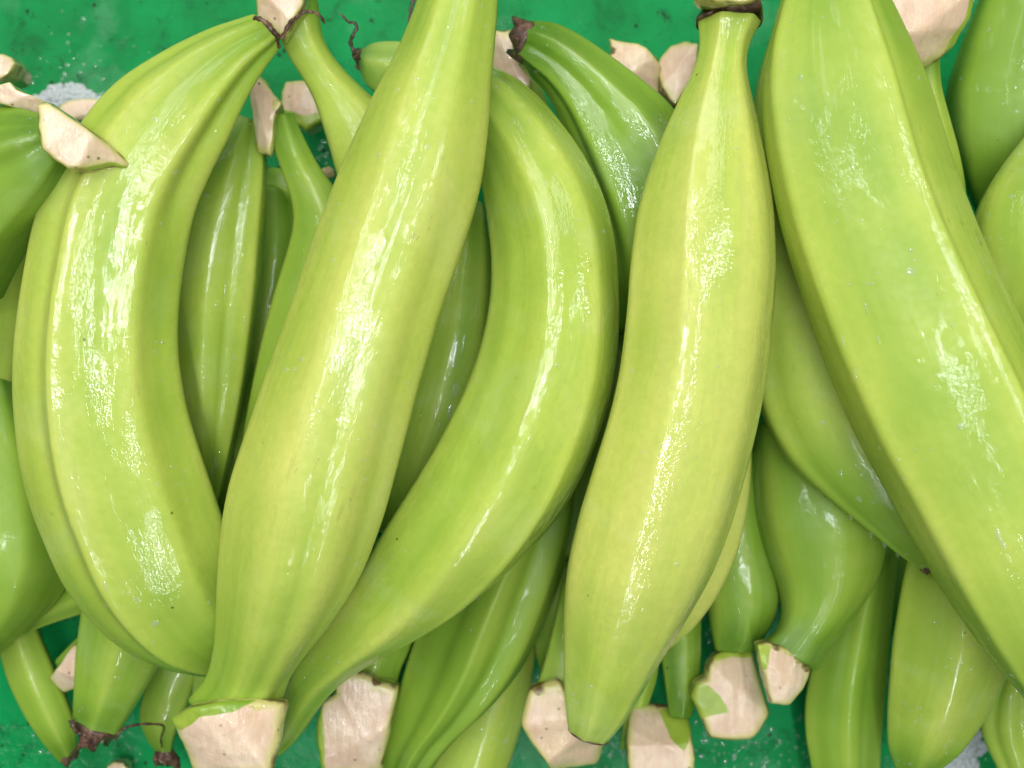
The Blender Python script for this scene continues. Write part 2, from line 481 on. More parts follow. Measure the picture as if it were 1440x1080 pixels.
# ------------------------------------------------------------------ cut crowns
def crown(parent, poly, z, depth=14, tilt=(0, 0), planes=1, patches=(), warm=0.0, seed=1, name="cut_crown",
          dark=(), base=.72, shift=(0, 0), under_peel=.45, dome=.5):
    """chunk sliced with a knife: outline in photo position at height z mm, sliced faces on top, peel below"""
    zz = z/1000.
    pw = np.array([P(x, y, zz) for x, y in poly])
    # densify outline, round corners a little
    seg = []
    npt = len(pw)
    L = np.r_[0, np.cumsum([np.linalg.norm(pw[(i+1) % npt]-pw[i]) for i in range(npt)])]
    NA = 112
    for s in np.linspace(0, L[-1], NA, endpoint=False):
        i = min(np.searchsorted(L, s, side='right')-1, npt-1)
        u = (s-L[i])/max(L[i+1]-L[i], 1e-9)
        seg.append(pw[i]*(1-u)+pw[(i+1) % npt]*u)
    seg = np.array(seg)
    for _ in range(1):
        seg = .25*np.roll(seg, 1, 0)+.5*seg+.25*np.roll(seg, -1, 0)
    c = seg.mean(0)
    size = np.mean(np.linalg.norm(seg-c, axis=1))
    r = np.random.default_rng(seed)
    rings_top = [0.0, .08, .16, .25, .34, .43, .52, .60, .68, .75, .81, .86, .90, .94, .97, 1.0]
    rings_side = [.04, .10, .2, .35, .5, .65, .8, .92, 1.0]
    verts, at = [], []
    dirs = []
    for i in range(planes):
        a = r.uniform(0, 2*np.pi)
        dirs.append((math.cos(a), math.sin(a), r.uniform(.35, .8), r.uniform(-.05, .4)*size))
    def ztop(p):
        d = p - c
        h = tilt[0]*d[:, 0] + tilt[1]*d[:, 1]
        for ca, sa, sl, off in dirs:
            q = d[:, 0]*ca + d[:, 1]*sa - off
            h = h - np.maximum(q, 0)*sl
        return h
    patch_w = [np.array([P(x, y, zz)[:2] for x, y in pl]) for pl in patches]
    dark_w = [(P(x, y, zz)[:2], rr*(CAM_H-zz)/F_PX) for x, y, rr in dark]
    def inside(pt, pl):
        x, y = pt; ins = False
        for i in range(len(pl)):
            x1, y1 = pl[i]; x2, y2 = pl[i-1]
            if (y1 > y) != (y2 > y) and x < (x2-x1)*(y-y1)/(y2-y1+1e-12)+x1: ins = not ins
        return ins
    def sdist(pt, pl):
        d = 1e9
        for i in range(len(pl)):
            a, b = pl[i-1], pl[i]
            u = min(1, max(0, np.dot(pt-a, b-a)/max(np.dot(b-a, b-a), 1e-12)))
            d = min(d, np.linalg.norm(pt-a-(b-a)*u))
        return d if inside(pt, pl) else -d
    for q in rings_top:
        ring = c + (seg-c)*q
        h = ztop(ring) + dome/1000.*(1-q**3.0)
        h = h - .0010*max(0, (q-.9)/.1)**2
        ring = ring + np.c_[np.zeros(NA), np.zeros(NA), h]
        for p in ring:
            pe = 0.0
            for pl in patch_w: pe = max(pe, min(1, max(0, .5 + sdist(p[:2], pl)/.0016)))
            rm = q**2.2
            for (dc, dr) in dark_w:
                if np.linalg.norm(p[:2]-dc) < dr: rm = 1.25
            verts.append(p); at.append((pe, rm, warm, 1))
    zedge = ztop(seg) - .0010
    sh = np.array([shift[0], shift[1], 0])/1000.
    for q in rings_side:
        bul = 1 + .05*math.sin(q*math.pi) - (1-base)*q**1.6
        ring = c + (seg-c)*bul + sh*q
        ring[:, 2] = zz + zedge*(1-q) - depth/1000.*q
        for p in ring:
            verts.append(p); at.append((1.0 if q > under_peel else 0.0, 1.02 if q < .3 else .7, warm, 1))
    verts = np.array(verts); at = np.array(at)
    verts = verts + .00022*np.c_[snoise(verts, 700, seed+8), snoise(verts, 700, seed+9), snoise(verts, 700, seed+7)] + .00030*np.c_[snoise(verts, 260, seed+3), snoise(verts, 260, seed+4), snoise(verts, 260, seed+5)]
    nr = len(rings_top)+len(rings_side)
    faces = [(i*NA+j, (i+1)*NA+j, (i+1)*NA+(j+1) % NA, i*NA+(j+1) % NA) for i in range(nr-1) for j in range(NA)]
    faces.append(tuple((nr-1)*NA+j for j in range(NA)))
    area2 = np.sum(seg[:, 0]*np.roll(seg[:, 1], -1)-np.roll(seg[:, 0], -1)*seg[:, 1])
    if area2 < 0: faces = [tuple(reversed(f)) for f in faces]
    return mesh_obj(name, verts, faces, M_FLESH, parent, attrs={'pv': at})

def loose_crown(label, poly, z, group=None, **kw):
    cx, cy = np.mean([p[0] for p in poly]), np.mean([p[1] for p in poly])
    o = crown(None, poly, z, name="cut_crown_piece", **kw)
    o["label"] = label; o["category"] = "plantain piece"
    return o

# ------------------------------------------------------------------ dried ends and threads
def blossom(key, end=-1, length=4, flare=1.0, tilt=0.0, seed=1, start=-1.0, core=False, rough=.18):
    """dried brown end cap that wraps the tip"""
    B = BODIES[key]
    i = len(B['C'])-6 if end == -1 else 5
    c, v, t = B['C'][i], B['V'][i], B['T'][i] * (1 if end == -1 else -1)
    hw = np.linalg.norm(v); vn = v/hw
    w = np.cross(t, vn); w = w if w[2] > 0 else -w
    NA = 40; prof = [(start, 1.00), (start+.3, 1.05), (0.0, 1.05), (.35*length, 1.02*flare), (.75*length, .86*flare), (length, .60*flare), (length*.92, .30), (length*.8, .02)]
    if core: prof = [(start, 1.0), (start+.3, 1.06), (0, 1.06), (.5*length, 1.02*flare), (length, .92*flare), (length*1.0, .74*flare), (length*.55, .60*flare), (length*.55, .02)]
    verts = []
    for q, (dl, rr) in enumerate(prof):
        for j in range(NA):
            a = 2*np.pi*j/NA
            jag = 1 + rough*math.sin(3*a+seed)*min(1, q/4) + rough*.6*math.sin(7*a+2*seed)*min(1, q/3)
            off = dl*(1 + (.35*math.sin(2*a+seed*1.7)+.25*math.sin(5*a+seed))*(1 if q > 2 else .3))
            verts.append(c + t*off/1000. + (vn*math.cos(a) + w*B['aspect']*math.sin(a))*hw*rr*(jag if q > 2 else 1))
    verts = np.array(verts)
    n = len(prof)
    faces = [(i_*NA+j, i_*NA+(j+1) % NA, (i_+1)*NA+(j+1) % NA, (i_+1)*NA+j) for i_ in range(n-1) for j in range(NA)]
    faces.append(tuple((n-1)*NA+j for j in range(NA)))
    o = mesh_obj("blossom_tip", verts, faces, M_BARK, B['root'])
    if core:
        cv, ca = [], []
        for q, (dl, rr) in enumerate(((.3, .70), (.75, .64), (.95, .45), (1.0, .2), (1.02, .01))):
            for j in range(NA):
                a = 2*np.pi*j/NA
                cv.append(c + t*dl*length/1000. + (vn*math.cos(a)+w*math.sin(a))*hw*rr*flare*(1+.15*math.sin(3*a+seed)))
                ca.append((0, .3, 0, 1))
        cf = [(i_*NA+j, i_*NA+(j+1) % NA, (i_+1)*NA+(j+1) % NA, (i_+1)*NA+j) for i_ in range(4) for j in range(NA)]
        mesh_obj("tip_flesh", np.array(cv), cf, M_FLESH, o, attrs={'pv': ca})
    return o

def tube(name, pts, rad, mat, parent=None, seed=1):
    """thread: pts (px, py, z mm), rad mm"""
    p = catmull([P(x, y, z/1000.) for x, y, z in pts], 12*len(pts))
    r = np.random.default_rng(seed)
    T = np.gradient(p, axis=0); T /= np.linalg.norm(T, axis=1)[:, None]
    NA = 8; verts = []
    for i in range(len(p)):
        a = np.cross(T[i], (0.13, .2, .97)); a /= np.linalg.norm(a); b = np.cross(T[i], a)
        u = i/(len(p)-1)
        rr = rad/1000.*.8*(1.1-.5*u)*(1+.22*math.sin(i*.55+seed)+.10*r.uniform(-1, 1))*.8
        if i in (0, len(p)-1): rr *= .3
        for j in range(NA):
            t = 2*np.pi*j/NA
            verts.append(p[i]+(a*math.cos(t)*1.3+b*math.sin(t)*.8)*rr)
    faces = [(i*NA+j, i*NA+(j+1) % NA, (i+1)*NA+(j+1) % NA, (i+1)*NA+j) for i in range(len(p)-1) for j in range(NA)]
    faces += [tuple(range(NA))[::-1], tuple((len(p)-1)*NA+j for j in range(NA))]
    return mesh_obj(name, np.array(verts), faces, mat, parent)

# ------------------------------------------------------------------ droplets
def dome_mesh(items):
    """flattened water beads: (pos, normal, radius, height ratio)"""
    verts, faces = [], []
    NA = 12; lv = (0.0, .35, .62, .85)
    for it in items:
        pos, nrm, rad, hr = it[:4]
        nrm = nrm/np.linalg.norm(nrm)
        a = np.cross(nrm, (.3, .9, .1)); a /= np.linalg.norm(a); b = np.cross(nrm, a)
        if len(it) > 4:
            a = it[4] - nrm*np.dot(it[4], nrm); a = a/np.linalg.norm(a); b = np.cross(nrm, a); a = a*it[5]
        b0 = len(verts)
        for q in lv:
            rr = rad*math.sqrt(1-q*q)
            for j in range(NA):
                t = 2*np.pi*j/NA
                verts.append(pos - nrm*rad*.06 + nrm*rad*hr*q + (a*math.cos(t)+b*math.sin(t))*rr*(1+.12*math.sin(2*t+rad*9e4)))
        verts.append(pos + nrm*rad*hr*.97)
        for i in range(len(lv)-1):
            for j in range(NA):
                faces.append((b0+i*NA+j, b0+i*NA+(j+1) % NA, b0+(i+1)*NA+(j+1) % NA, b0+(i+1)*NA+j))
        top = b0+len(lv)*NA
        for j in range(NA): faces.append((b0+(len(lv)-1)*NA+j, b0+(len(lv)-1)*NA+(j+1) % NA, top))
    return np.array(verts), faces

def droplets(key, count, at_px=(), seed=3):
    B = BODIES[key]; fl, nr = B['flat'], B['nrm']
    r = np.random.default_rng(seed + hash_(key))
    s = F_PX/(CAM_H-fl[:, 2])
    px, py = 720+fl[:, 0]*s, 540-fl[:, 1]*s
    up = (nr[:, 2] > .25)
    items = []
    for tup in at_px:
        x, y, rad = tup[:3]
        d = (px-x)**2+(py-y)**2 + np.where(up, 0, 1e9)
        i = int(np.argmin(d)); items.append((fl[i], nr[i], rad/1000.*.85, .34) + ((B['T'][i//NV], tup[3]) if len(tup) > 3 else ()))
    ok = np.where(up & (px > -10) & (px < 1450) & (py > -10) & (py < 1090))[0]
    if len(ok):
        clusters = r.choice(ok, size=max(1, count//3))
        for ci in clusters:
            near = ok[np.linalg.norm(fl[ok]-fl[ci], axis=1) < r.uniform(.004, .014)]
            for i in r.choice(near, size=min(len(near), r.integers(2, 9)), replace=False):
                items.append((fl[i], nr[i], r.uniform(.00022, .0006) * (1.5 if r.random() < .12 else 1), r.uniform(.25, .42)))
    if items:
        v, f = dome_mesh(items)
        o = mesh_obj("water_droplets", v, f, M_WATER, B['root'])
        o["kind"] = "stuff"

# ================================================================== THE HEAP
# -------- top layer
plantain("A", "large curved plantain at left, broad ridged neck reaching up to the green counter",
  [(353,25,393,72),(290,48,372,103),(225,85,345,150),(165,125,325,200),(110,200,298,250),(65,290,275,300),
   (47,380,259,400),(32,490,253,480),(32,580,262,555),(43,660,283,620),(66,730,307,687),(100,815,330,760),
   (160,885,350,820),(227,927,365,865),(297,945,380,895),(345,955,395,920)],
  [92,94,96,97,97,97,96,95,93,90,86,82,76,70,66,64], ridges=(24,70,126,166,235,300), twist=-4, k=.85, sig=2.4, yel=.64, wet=.66, grooves=[(45,.05,8,-.2,.26),(90,.06,7,-.2,.24),(118,.05,7,-.2,.22),(144,.10,9,-.2,.34),(144,.03,14,.2,1.0),(70,-.032,3.5,.22,1.2),(57,.055,8,.25,1.2)], kends=.1)
plantain("B", "large straight plantain leaning right across the centre left, wide cut crown at its foot",
  [(600,-70,704,-70),(590,0,702,0),(563,67,698,60),(530,125,691,125),(500,190,686,190),(477,240,678,260),(452,305,660,325),
   (430,370,638,392),(400,460,615,455),(372,535,595,525),(345,615,577,593),(323,683,556,675),(314,735,537,735),
   (309,800,512,805),(306,870,470,870),(302,915,432,912),(294,950,408,946),(268,976,400,972)],
  [112,112,113,113,113,113,112,112,112,111,110,108,106,103,100,97,94,92], ridges=(8,74,118,160,215,300), twist=10, k=.6, sig=4.2, yel=.74, grooves=[(140,.025,9,.3,1.2),(100,.02,8,.45,1.2)], wet=.60)
plantain("C", "strongly curved plantain in the centre, bending down to the left under its neighbour",
  [(625,130,650,75),(650,175,700,95),(672,225,747,123),(680,270,795,178),(687,320,838,245),(692,365,862,310),(690,420,871,395),
   (680,475,871,480),(660,535,860,560),(630,597,835,640),(590,668,800,710),(545,735,750,775),(510,800,690,827),
   (465,860,615,870),(430,910,540,908),(405,950,490,945),(388,990,452,990),(372,1030,425,1037),(372,1052,400,1058)],
  [74,78,82,86,90,92,94,95,95,95,94,92,89,84,79,75,72,70,69], ridges=(10,88,132,190,270,330), twist=16, k=.75, sig=3.6, yel=.60, wet=1.0, grooves=[(58,.03,16,.1,1.0),(130,-.022,4,.45,1.3),(97,-.008,5,-.1,.6)])
plantain("D", "bottle shaped plantain right of centre with a narrow neck and brown ringed crown",
  [(981,34,1069,34),(985,64,1051,64),(978,97,1047,95),(955,140,1055,137),(928,198,1068,190),(907,253,1080,250),(892,305,1087,310),
   (885,370,1090,375),(880,440,1085,450),(870,520,1076,530),(853,595,1062,605),(831,658,1045,672),(812,725,1025,737),
   (797,790,1003,800),(792,860,965,865),(792,920,930,922),(793,970,903,970),(796,1005,882,1010),(800,1025,855,1042)],
  [104,105,106,107,108,108,108,108,108,107,106,105,103,101,99,97,95,94,93], ridges=(15,72,132,172,240,310), grooves=[(72,-.012,4,-.1,1.2),(160,-.012,5,.1,1.1)], twist=8, k=.5, sig=5, yel=.86, wet=.95, cap=(.1,.18))
plantain("E", "largest plantain, sharply ridged, running down the right side out of the picture",
  [(1125,-75,1215,-75),(1100,0,1243,0),(1080,65,1272,62),(1070,133,1300,130),(1073,190,1318,190),(1085,260,1338,255),
   (1103,340,1368,335),(1128,420,1405,415),(1160,513,1448,505),(1200,605,1490,595),(1243,683,1530,680),(1290,768,1570,770),
   (1340,855,1590,860),(1400,935,1600,940),(1450,995,1600,1000),(1510,1050,1600,1040)],
  [112,114,115,116,116,116,116,116,116,116,115,114,112,110,108,106], ridges=(36,113,166,240,310), twist=14, k=.5, sig=4, yel=.58, wet=.45, grooves=[(113,-.045,3.2,-.2,1.3),(36,-.02,4,-.2,1.3)])
# -------- middle layer
plantain("L1", "dark green plantain neck poking in from the upper left edge with a sliced crown",
  [(-90,250,-30,430),(-45,180,10,352),(0,147,48,305),(35,150,75,265),(60,158,86,236)], [94,99,106,111,113], ridges=(20,88,150,220,300), k=.8, sig=3.4, grooves=[(105,.10,14,-.2,1.3)], yel=.26, wet=.4)
plantain("L2", "dull olive plantain deep at the left edge beside the large curved one",
  [(-70,270,70,280),(-90,340,58,330),(-95,400,45,395),(-100,480,36,480),(-110,560,22,560),(-110,620,0,630)], 48, yel=.55, wet=.2)
plantain("L3", "plantain at the left edge half hidden below the large curved one",
  [(-90,540,40,545),(-110,620,78,640),(-120,700,100,735),(-120,760,103,797),(-112,810,78,843),(-98,850,42,881),(-84,890,2,916),(-72,930,-45,950)],
  [48,49,50,51,51,51,50,50], ridges=(20,80,128,200,280), k=.7, sig=3.5, aspect=.85, yel=.36, wet=.35)
plantain("H", "wet plantain wedged upright between the large curved one and its pale neighbour",
  [(335,165,362,178),(300,205,374,213),(268,255,374,268),(245,320,370,325),(232,390,365,395),(228,450,358,455),(230,520,349,520),
   (240,580,338,582),(258,640,322,650),(285,690,308,702)], [64,65,65,65,64,63,62,60,58,56], ridges=(30,95,150,210,290), k=.8, sig=3.4, yel=.60, wet=1.0, grooves=[(122,.05,8,-.2,1.2)])
plantain("I", "plantain with a slender yellowish neck and upright pale stump behind the centre left fruit",
  [(381,166,413,160),(384,205,428,195),(398,240,448,233),(412,280,475,268),(415,315,500,300),(408,350,512,348),(393,400,512,410),(377,455,500,470),
   (362,520,480,530),(350,580,460,590),(342,640,420,660)], [66,66,65,63,61,60,60,60,60,58,56], k=.6, sig=6, yel=.50, wet=.7, cap=(.1,.3))
plantain("J", "plantain neck rising from under the centre left fruit to a cream crown at the top",
  [(374,0,446,0),(378,25,449,30),(394,52,453,54),(407,80,465,77),(425,105,485,102),(443,138,512,128),(458,185,560,165),(473,235,600,220),(490,300,620,290)],
  [76,77,77,76,74,72,70,68,66], ridges=(40,120,200,280), k=.4, sig=9, yel=.62, wet=.5, cap=(.1,.3))
plantain("F", "darker green plantain behind the curved centre one with a blunt brown tip at top",
  [(730,86,756,34),(745,105,785,37),(766,125,822,58),(783,155,865,88),(797,195,905,120),(812,240,945,155),(826,290,975,205),
   (840,340,990,270),(852,400,990,350),(860,460,970,440)], [70,72,73,73,72,72,71,70,68,66], ridges=(-5,50,112,160,230,290), twist=20, k=.95, sig=2.8, yel=.24, grooves=[(82,.07,9,-.2,.5),(30,.06,9,-.2,.8)], wet=1.0, cap=(.15,.3))
plantain("G", "matt plantain squeezed under the largest one, its tip pointing to the lower right",
  [(1105,-30,1180,-30),(1085,40,1190,40),(1062,110,1200,110),(1055,190,1220,180),(1052,280,1235,270),(1050,370,1245,350),(1050,450,1245,430),
   (1052,520,1250,500),(1070,590,1262,570),(1105,653,1278,630),(1160,702,1300,690),(1225,750,1320,740),(1270,785,1318,775),(1294,799,1312,793)],
  [74,74,74,74,74,74,74,74,75,76,77,77,76,75], ridges=(30,95,150,220,300), k=.5, sig=5, yel=.54, wet=.60, grooves=[(95,-.014,4,.3,1.2),(40,.04,10,.5,1.2)])
plantain("D2", "yellowish plantain showing only as a strip under the bottle shaped one",
  [(930,560,1050,560),(925,640,1054,640),(905,700,1050,700),(885,760,1036,768),(870,820,1008,832),(865,870,972,882),(862,905,930,915)], [76,76,76,75,74,73,72], yel=.92, wet=.25, ridges=(60,150,240,320))
plantain("K", "dripping dark plantain in the gap between the two large centre left ones",
  [(630,280,690,300),(605,350,702,360),(585,430,705,440),(562,510,700,520),(540,590,676,600),(522,660,640,675),(515,730,600,745)], [54,56,57,57,56,54,52],
  ridges=(30,90,125,200,290), k=.8, sig=4.5, yel=.42, wet=1.0)
plantain("S", "slim plantain neck under a big round crown at the upper right",
  [(1283,80,1320,76),(1287,122,1321,118),(1283,170,1335,168),(1275,220,1348,217),(1270,265,1356,262),(1280,310,1357,305),(1300,360,1360,350)],
  [82,80,78,76,74,72,70], k=.4, sig=9, yel=.45, wet=.5, cap=(.1,.3))
plantain("U", "dark shaded plantain in the upper right corner",
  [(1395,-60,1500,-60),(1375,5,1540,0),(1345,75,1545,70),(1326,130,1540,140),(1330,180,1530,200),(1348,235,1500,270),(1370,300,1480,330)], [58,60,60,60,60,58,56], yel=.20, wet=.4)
plantain("V", "bright wet plantain at the right edge beside the largest one",
  [(1465,150,1540,170),(1440,190,1565,215),(1400,238,1580,265),(1368,285,1590,320),(1360,335,1590,390),(1368,400,1590,460),(1400,480,1590,530),(1440,560,1590,600)],
  [82,84,85,86,86,86,85,84], ridges=(25,70,120,200,290), yel=.50, wet=1.0)
plantain("W", "plump plantain with a short bent neck and pink cut crown, lower right",
  [(1062,600,1200,640),(1058,680,1235,700),(1064,735,1246,745),(1080,785,1241,790),(1096,825,1228,828),(1102,858,1208,858),(1096,882,1188,884),(1082,896,1168,908),(1068,904,1149,942)],
  [46,48,49,50,51,52,53,54,55], ridges=(40,100,170,250,320), k=.45, sig=6, yel=.40, wet=.6, cap=(.3,.12))
plantain("X", "small necked plantain left of the plump one with a large knobbly crown",
  [(990,640,1070,640),(985,730,1075,725),(990,790,1085,785),(994,840,1097,840),(997,878,1088,872),(1004,912,1062,912)], [38,40,41,42,42,42], k=.3, sig=10, yel=.30, wet=.7, cap=(.3,.1))
plantain("AA", "twisted deeply grooved plantain under the curved centre one at bottom",
  [(690,690,815,670),(645,775,808,750),(602,850,790,815),(581,905,764,885),(565,955,734,945),(551,1005,690,997),(540,1045,640,1038),(530,1090,603,1085),(515,1140,575,1140)],
  [46,47,47,47,46,45,44,43,42], ridges=(5,88,140,185,250,310), twist=-10, k=.9, sig=3.0, yel=.30, grooves=[(52,.05,14,.1,1.2),(116,.13,13,-.2,1.2),(88,-.02,4,-.2,1.2)], wet=.5, aspect=.85)
plantain("L6", "stubby plantain at lower left ending in a charred looking open tip",
  [(150,760,300,820),(122,840,262,880),(114,900,235,915),(110,950,212,957),(107,990,190,995),(106,1012,166,1034)], [52,52,52,51,50,50], ridges=(25,90,150,172,250,310), k=.6, sig=5, yel=.38, wet=.8, cap=(.3,.15))
plantain("FF", "broad wet plantain below the largest one near the lower right corner",
  [(1275,770,1420,800),(1262,830,1435,860),(1253,890,1430,910),(1248,950,1410,950),(1244,1005,1382,1003),(1245,1045,1355,1045),(1256,1072,1322,1076)],
  [58,60,60,60,58,57,56], ridges=(12,80,135,200,290), k=.65, sig=4, yel=.54, wet=.9)
# -------- bottom layer
plantain("L4", "leaf thin sliver of plantain in the dark hollow at lower left",
  [(30,880,35,892),(60,845,62,880),(95,815,110,864),(150,790,170,850),(230,770,240,830)], [34,36,38,38,36], yel=.40, wet=.3)
plantain("L5", "shaded plantain lying on the counter in the lower left corner",
  [(-12,850,40,840),(0,905,56,890),(14,955,76,935),(36,1000,97,985),(60,1038,110,1022),(84,1068,108,1050)], [28,30,31,31,30,28], yel=.40, wet=.4)
plantain("L7", "small plantain with pinkish frayed tip left of the wide crown",
  [(230,880,310,900),(222,935,282,950),(203,975,270,985),(196,1005,255,1013),(208,1035,245,1038),(219,1052,242,1054)], [26,27,28,28,27,26], yel=.42, wet=.8, ridges=(40,95,140,220,300))
plantain("L8", "sliver of shaded plantain just left of the wide crown's neck",
  [(268,870,340,880),(276,930,325,935),(272,980,312,985),(262,1020,300,1025)], 38, yel=.40, wet=.4)
plantain("L9", "plantain hidden behind the stubby one, only its pink sliced end showing",
  [(82,925,112,958),(105,900,140,935),(140,870,180,910),(180,830,230,880)], [34,34,34,33], yel=.35, wet=.3)
plantain("N", "small plantain with blackened tip deep below the slender neck",
  [(384,237,382,272),(398,238,396,290),(418,238,412,302),(450,255,440,312),(490,290,470,340)], [26,28,28,28,27], yel=.30, wet=.5)
plantain("O", "shaded plantain far down behind the slender neck",
  [(362,265,412,275),(358,330,420,330),(352,400,412,400),(340,480,395,485),(330,560,380,565)], 30, yel=.34, wet=.5)
plantain("Pp", "stubby plantain end with a curly black thread behind the centre left fruit",
  [(514,70,510,104),(535,61,522,128),(565,62,545,145),(610,70,590,165),(660,100,640,190)], [56,58,59,60,60], ridges=(30,90,150,230,300), k=.6, sig=6, yel=.40, wet=.9)
plantain("Q", "hidden plantain whose pale crown shows beside the blunt brown tip",
  [(700,70,735,62),(705,105,750,100),(715,160,775,155),(730,220,790,215)], [44,44,43,42], yel=.40, wet=.4)
plantain("R1", "hidden plantain whose crown with a pointed flap shows behind the dark green one",
  [(865,95,925,85),(865,140,930,135),(870,200,930,195),(870,260,925,255)], [34,34,34,34], yel=.30, wet=.4)
plantain("R2", "hidden plantain whose smooth pale crown shows left of the bottle shaped neck",
  [(930,110,980,100),(930,150,985,145),(930,210,985,205)], 34, yel=.30, wet=.4)
plantain("Z", "hidden plantain with a long pale crown below the bottle shaped one's tip",
  [(740,1000,800,985),(760,950,820,945),(775,890,835,885),(790,820,850,820)], [52,52,50,48], yel=.38, wet=.4)
plantain("Y", "slim dark plantain above the tapered crown at bottom centre right",
  [(925,820,990,820),(924,880,984,870),(930,930,986,925),(936,975,980,980),(940,1003,972,1006)], [34,35,36,37,37], k=.6, sig=5, yel=.22, wet=.7)
plantain("Y2", "narrow green plantain tucked left of the tapered crown",
  [(885,900,930,900),(884,960,925,955),(876,1010,905,1005),(872,1050,895,1050)], [34,34,33,32], yel=.42, wet=.4)
plantain("BB", "smooth yellow green plantain lying on the counter under the grooved one",
  [(690,870,758,870),(660,945,752,940),(633,1000,739,1000),(612,1045,724,1050),(598,1090,710,1092),(590,1140,690,1140)], [26,26,26,26,26,26], k=.4, sig=8, yel=.62, wet=.6)
plantain("CC", "shaded plantain below the curved one with a broad square crown",
  [(495,880,590,870),(490,915,580,910),(482,945,560,945),(470,975,558,975),(455,1020,545,1025)], [42,43,44,44,42], yel=.30, wet=.5)
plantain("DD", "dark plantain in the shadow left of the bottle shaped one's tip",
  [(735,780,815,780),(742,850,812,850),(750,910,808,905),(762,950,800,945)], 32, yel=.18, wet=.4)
plantain("EE", "long shaded plantain standing below the plump one, pale ridge down its middle",
  [(1190,770,1262,775),(1165,850,1254,840),(1145,910,1248,905),(1129,975,1241,970),(1130,1025,1235,1022),(1140,1080,1233,1080),(1150,1140,1230,1140)],
  [32,32,32,32,32,32,32], ridges=(15,88,160,230,300), k=.8, sig=3.2, yel=.32, grooves=[(70,.03,9,-.2,1.2),(112,.03,9,-.2,1.2)], wet=.35)
plantain("GG", "striped plantain in the lower right corner",
  [(1402,925,1470,900),(1377,975,1480,955),(1367,1015,1482,1000),(1380,1047,1485,1045),(1398,1080,1490,1085),(1420,1130,1500,1130)], [38,38,38,38,38,38], ridges=(30,65,100,135,200,290), k=.8, sig=3.6, yel=.48, grooves=[(48,.04,7,-.2,1.2),(82,.05,7,-.2,1.2),(118,.04,7,-.2,1.2)], wet=.7)
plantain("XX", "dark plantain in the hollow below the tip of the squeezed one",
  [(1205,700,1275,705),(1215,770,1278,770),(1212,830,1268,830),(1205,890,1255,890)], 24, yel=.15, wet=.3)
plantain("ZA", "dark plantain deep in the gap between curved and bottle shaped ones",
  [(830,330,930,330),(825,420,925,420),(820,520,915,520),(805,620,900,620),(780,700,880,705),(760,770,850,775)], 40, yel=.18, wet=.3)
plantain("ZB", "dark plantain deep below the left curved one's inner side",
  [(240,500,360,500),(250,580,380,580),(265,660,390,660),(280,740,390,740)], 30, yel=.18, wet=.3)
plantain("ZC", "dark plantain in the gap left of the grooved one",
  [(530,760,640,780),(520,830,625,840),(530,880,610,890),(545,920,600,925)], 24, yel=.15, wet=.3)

# -------- crowns
R_ = lambda k: BODIES[k]['root']
crown(R_("B"), [(235,1018),(262,996),(310,986),(365,988),(399,995),(394,1030),(380,1090),(262,1100),(248,1050)], 107, depth=18, tilt=(0,.22), planes=2, seed=3, patches=[[(225,1022),(262,990),(310,980),(360,986),(330,1000),(285,1004),(252,1030)]], dark=[(362,990,11)], dome=1.2)
crown(R_("L1"), [(57,147),(72,143),(105,168),(140,195),(171,224),(165,230),(146,226),(118,236),(93,238),(74,222),(62,210),(58,187)], 124, depth=15, tilt=(-.25,.1), planes=1, seed=4, warm=.25, patches=[[(120,232),(150,222),(175,230),(100,245)]])
crown(R_("L1"), [(-20,110),(0,120),(17,116),(27,127),(60,140),(56,163),(30,155),(0,146),(-20,140)], 116, depth=12, tilt=(0,.3), planes=1, seed=5)
crown(R_("I"), [(348,112),(363,105),(373,113),(384,133),(397,146),(386,163),(385,187),(378,217),(359,211),(353,167)], 74, depth=14, tilt=(.2,0), planes=1, seed=6, dark=[(394,150,12)], warm=.1)
crown(R_("J"), [(357,-40),(357,24),(375,30),(396,52),(412,30),(428,5),(432,-40)], 92, depth=16, tilt=(-.1,0), planes=1, seed=7, under_peel=.3)
crown(R_("D"), [(980,-4),(983,-40),(1064,-40),(1068,-4),(1040,4),(1005,4)], 118, depth=14, tilt=(0,0), planes=1, seed=8)
crown(R_("S"), [(1243,-10),(1290,-40),(1370,-35),(1374,15),(1357,50),(1338,72),(1318,82),(1290,92),(1276,72),(1258,32)], 100, depth=22, tilt=(-.1,.1), planes=2, seed=9, warm=.35, patches=[[(1345,60),(1380,30),(1380,-30),(1362,-20),(1362,20),(1335,76)]], dark=[(1322,80,10)])
crown(R_("W"), [(1065,907),(1080,904),(1102,911),(1127,927),(1147,947),(1145,957),(1127,983),(1113,998),(1087,996),(1078,967),(1070,933)], 66, depth=14, tilt=(0,.25), planes=2, seed=10, patches=[[(1062,905),(1085,910),(1078,940),(1070,940)]], dark=[(1095,908,9),(1112,916,9),(1128,928,9),(1140,940,8)])
crown(R_("X"), [(995,936),(1007,922),(1037,914),(1063,920),(1077,970),(1087,1007),(1073,1027),(1057,1043),(998,1042),(990,1017),(972,982),(977,963),(993,955)], 50, depth=18, tilt=(0,.1), planes=2, seed=11, patches=[[(970,985),(977,960),(995,962),(1012,978),(1026,1002),(1000,1006),(985,1012)],[(1000,915),(1065,908),(1060,928),(1030,924),(1005,930)]])
crown(R_("Y"), [(893,997),(920,1003),(967,1008),(975,1030),(977,1090),(885,1095),(881,1047),(888,1020)], 46, depth=18, tilt=(0,.1), planes=2, seed=12, patches=[[(933,1010),(970,1004),(982,1030),(972,1042),(962,1058),(945,1040)]], dark=[(935,1004,8),(950,1006,8)])
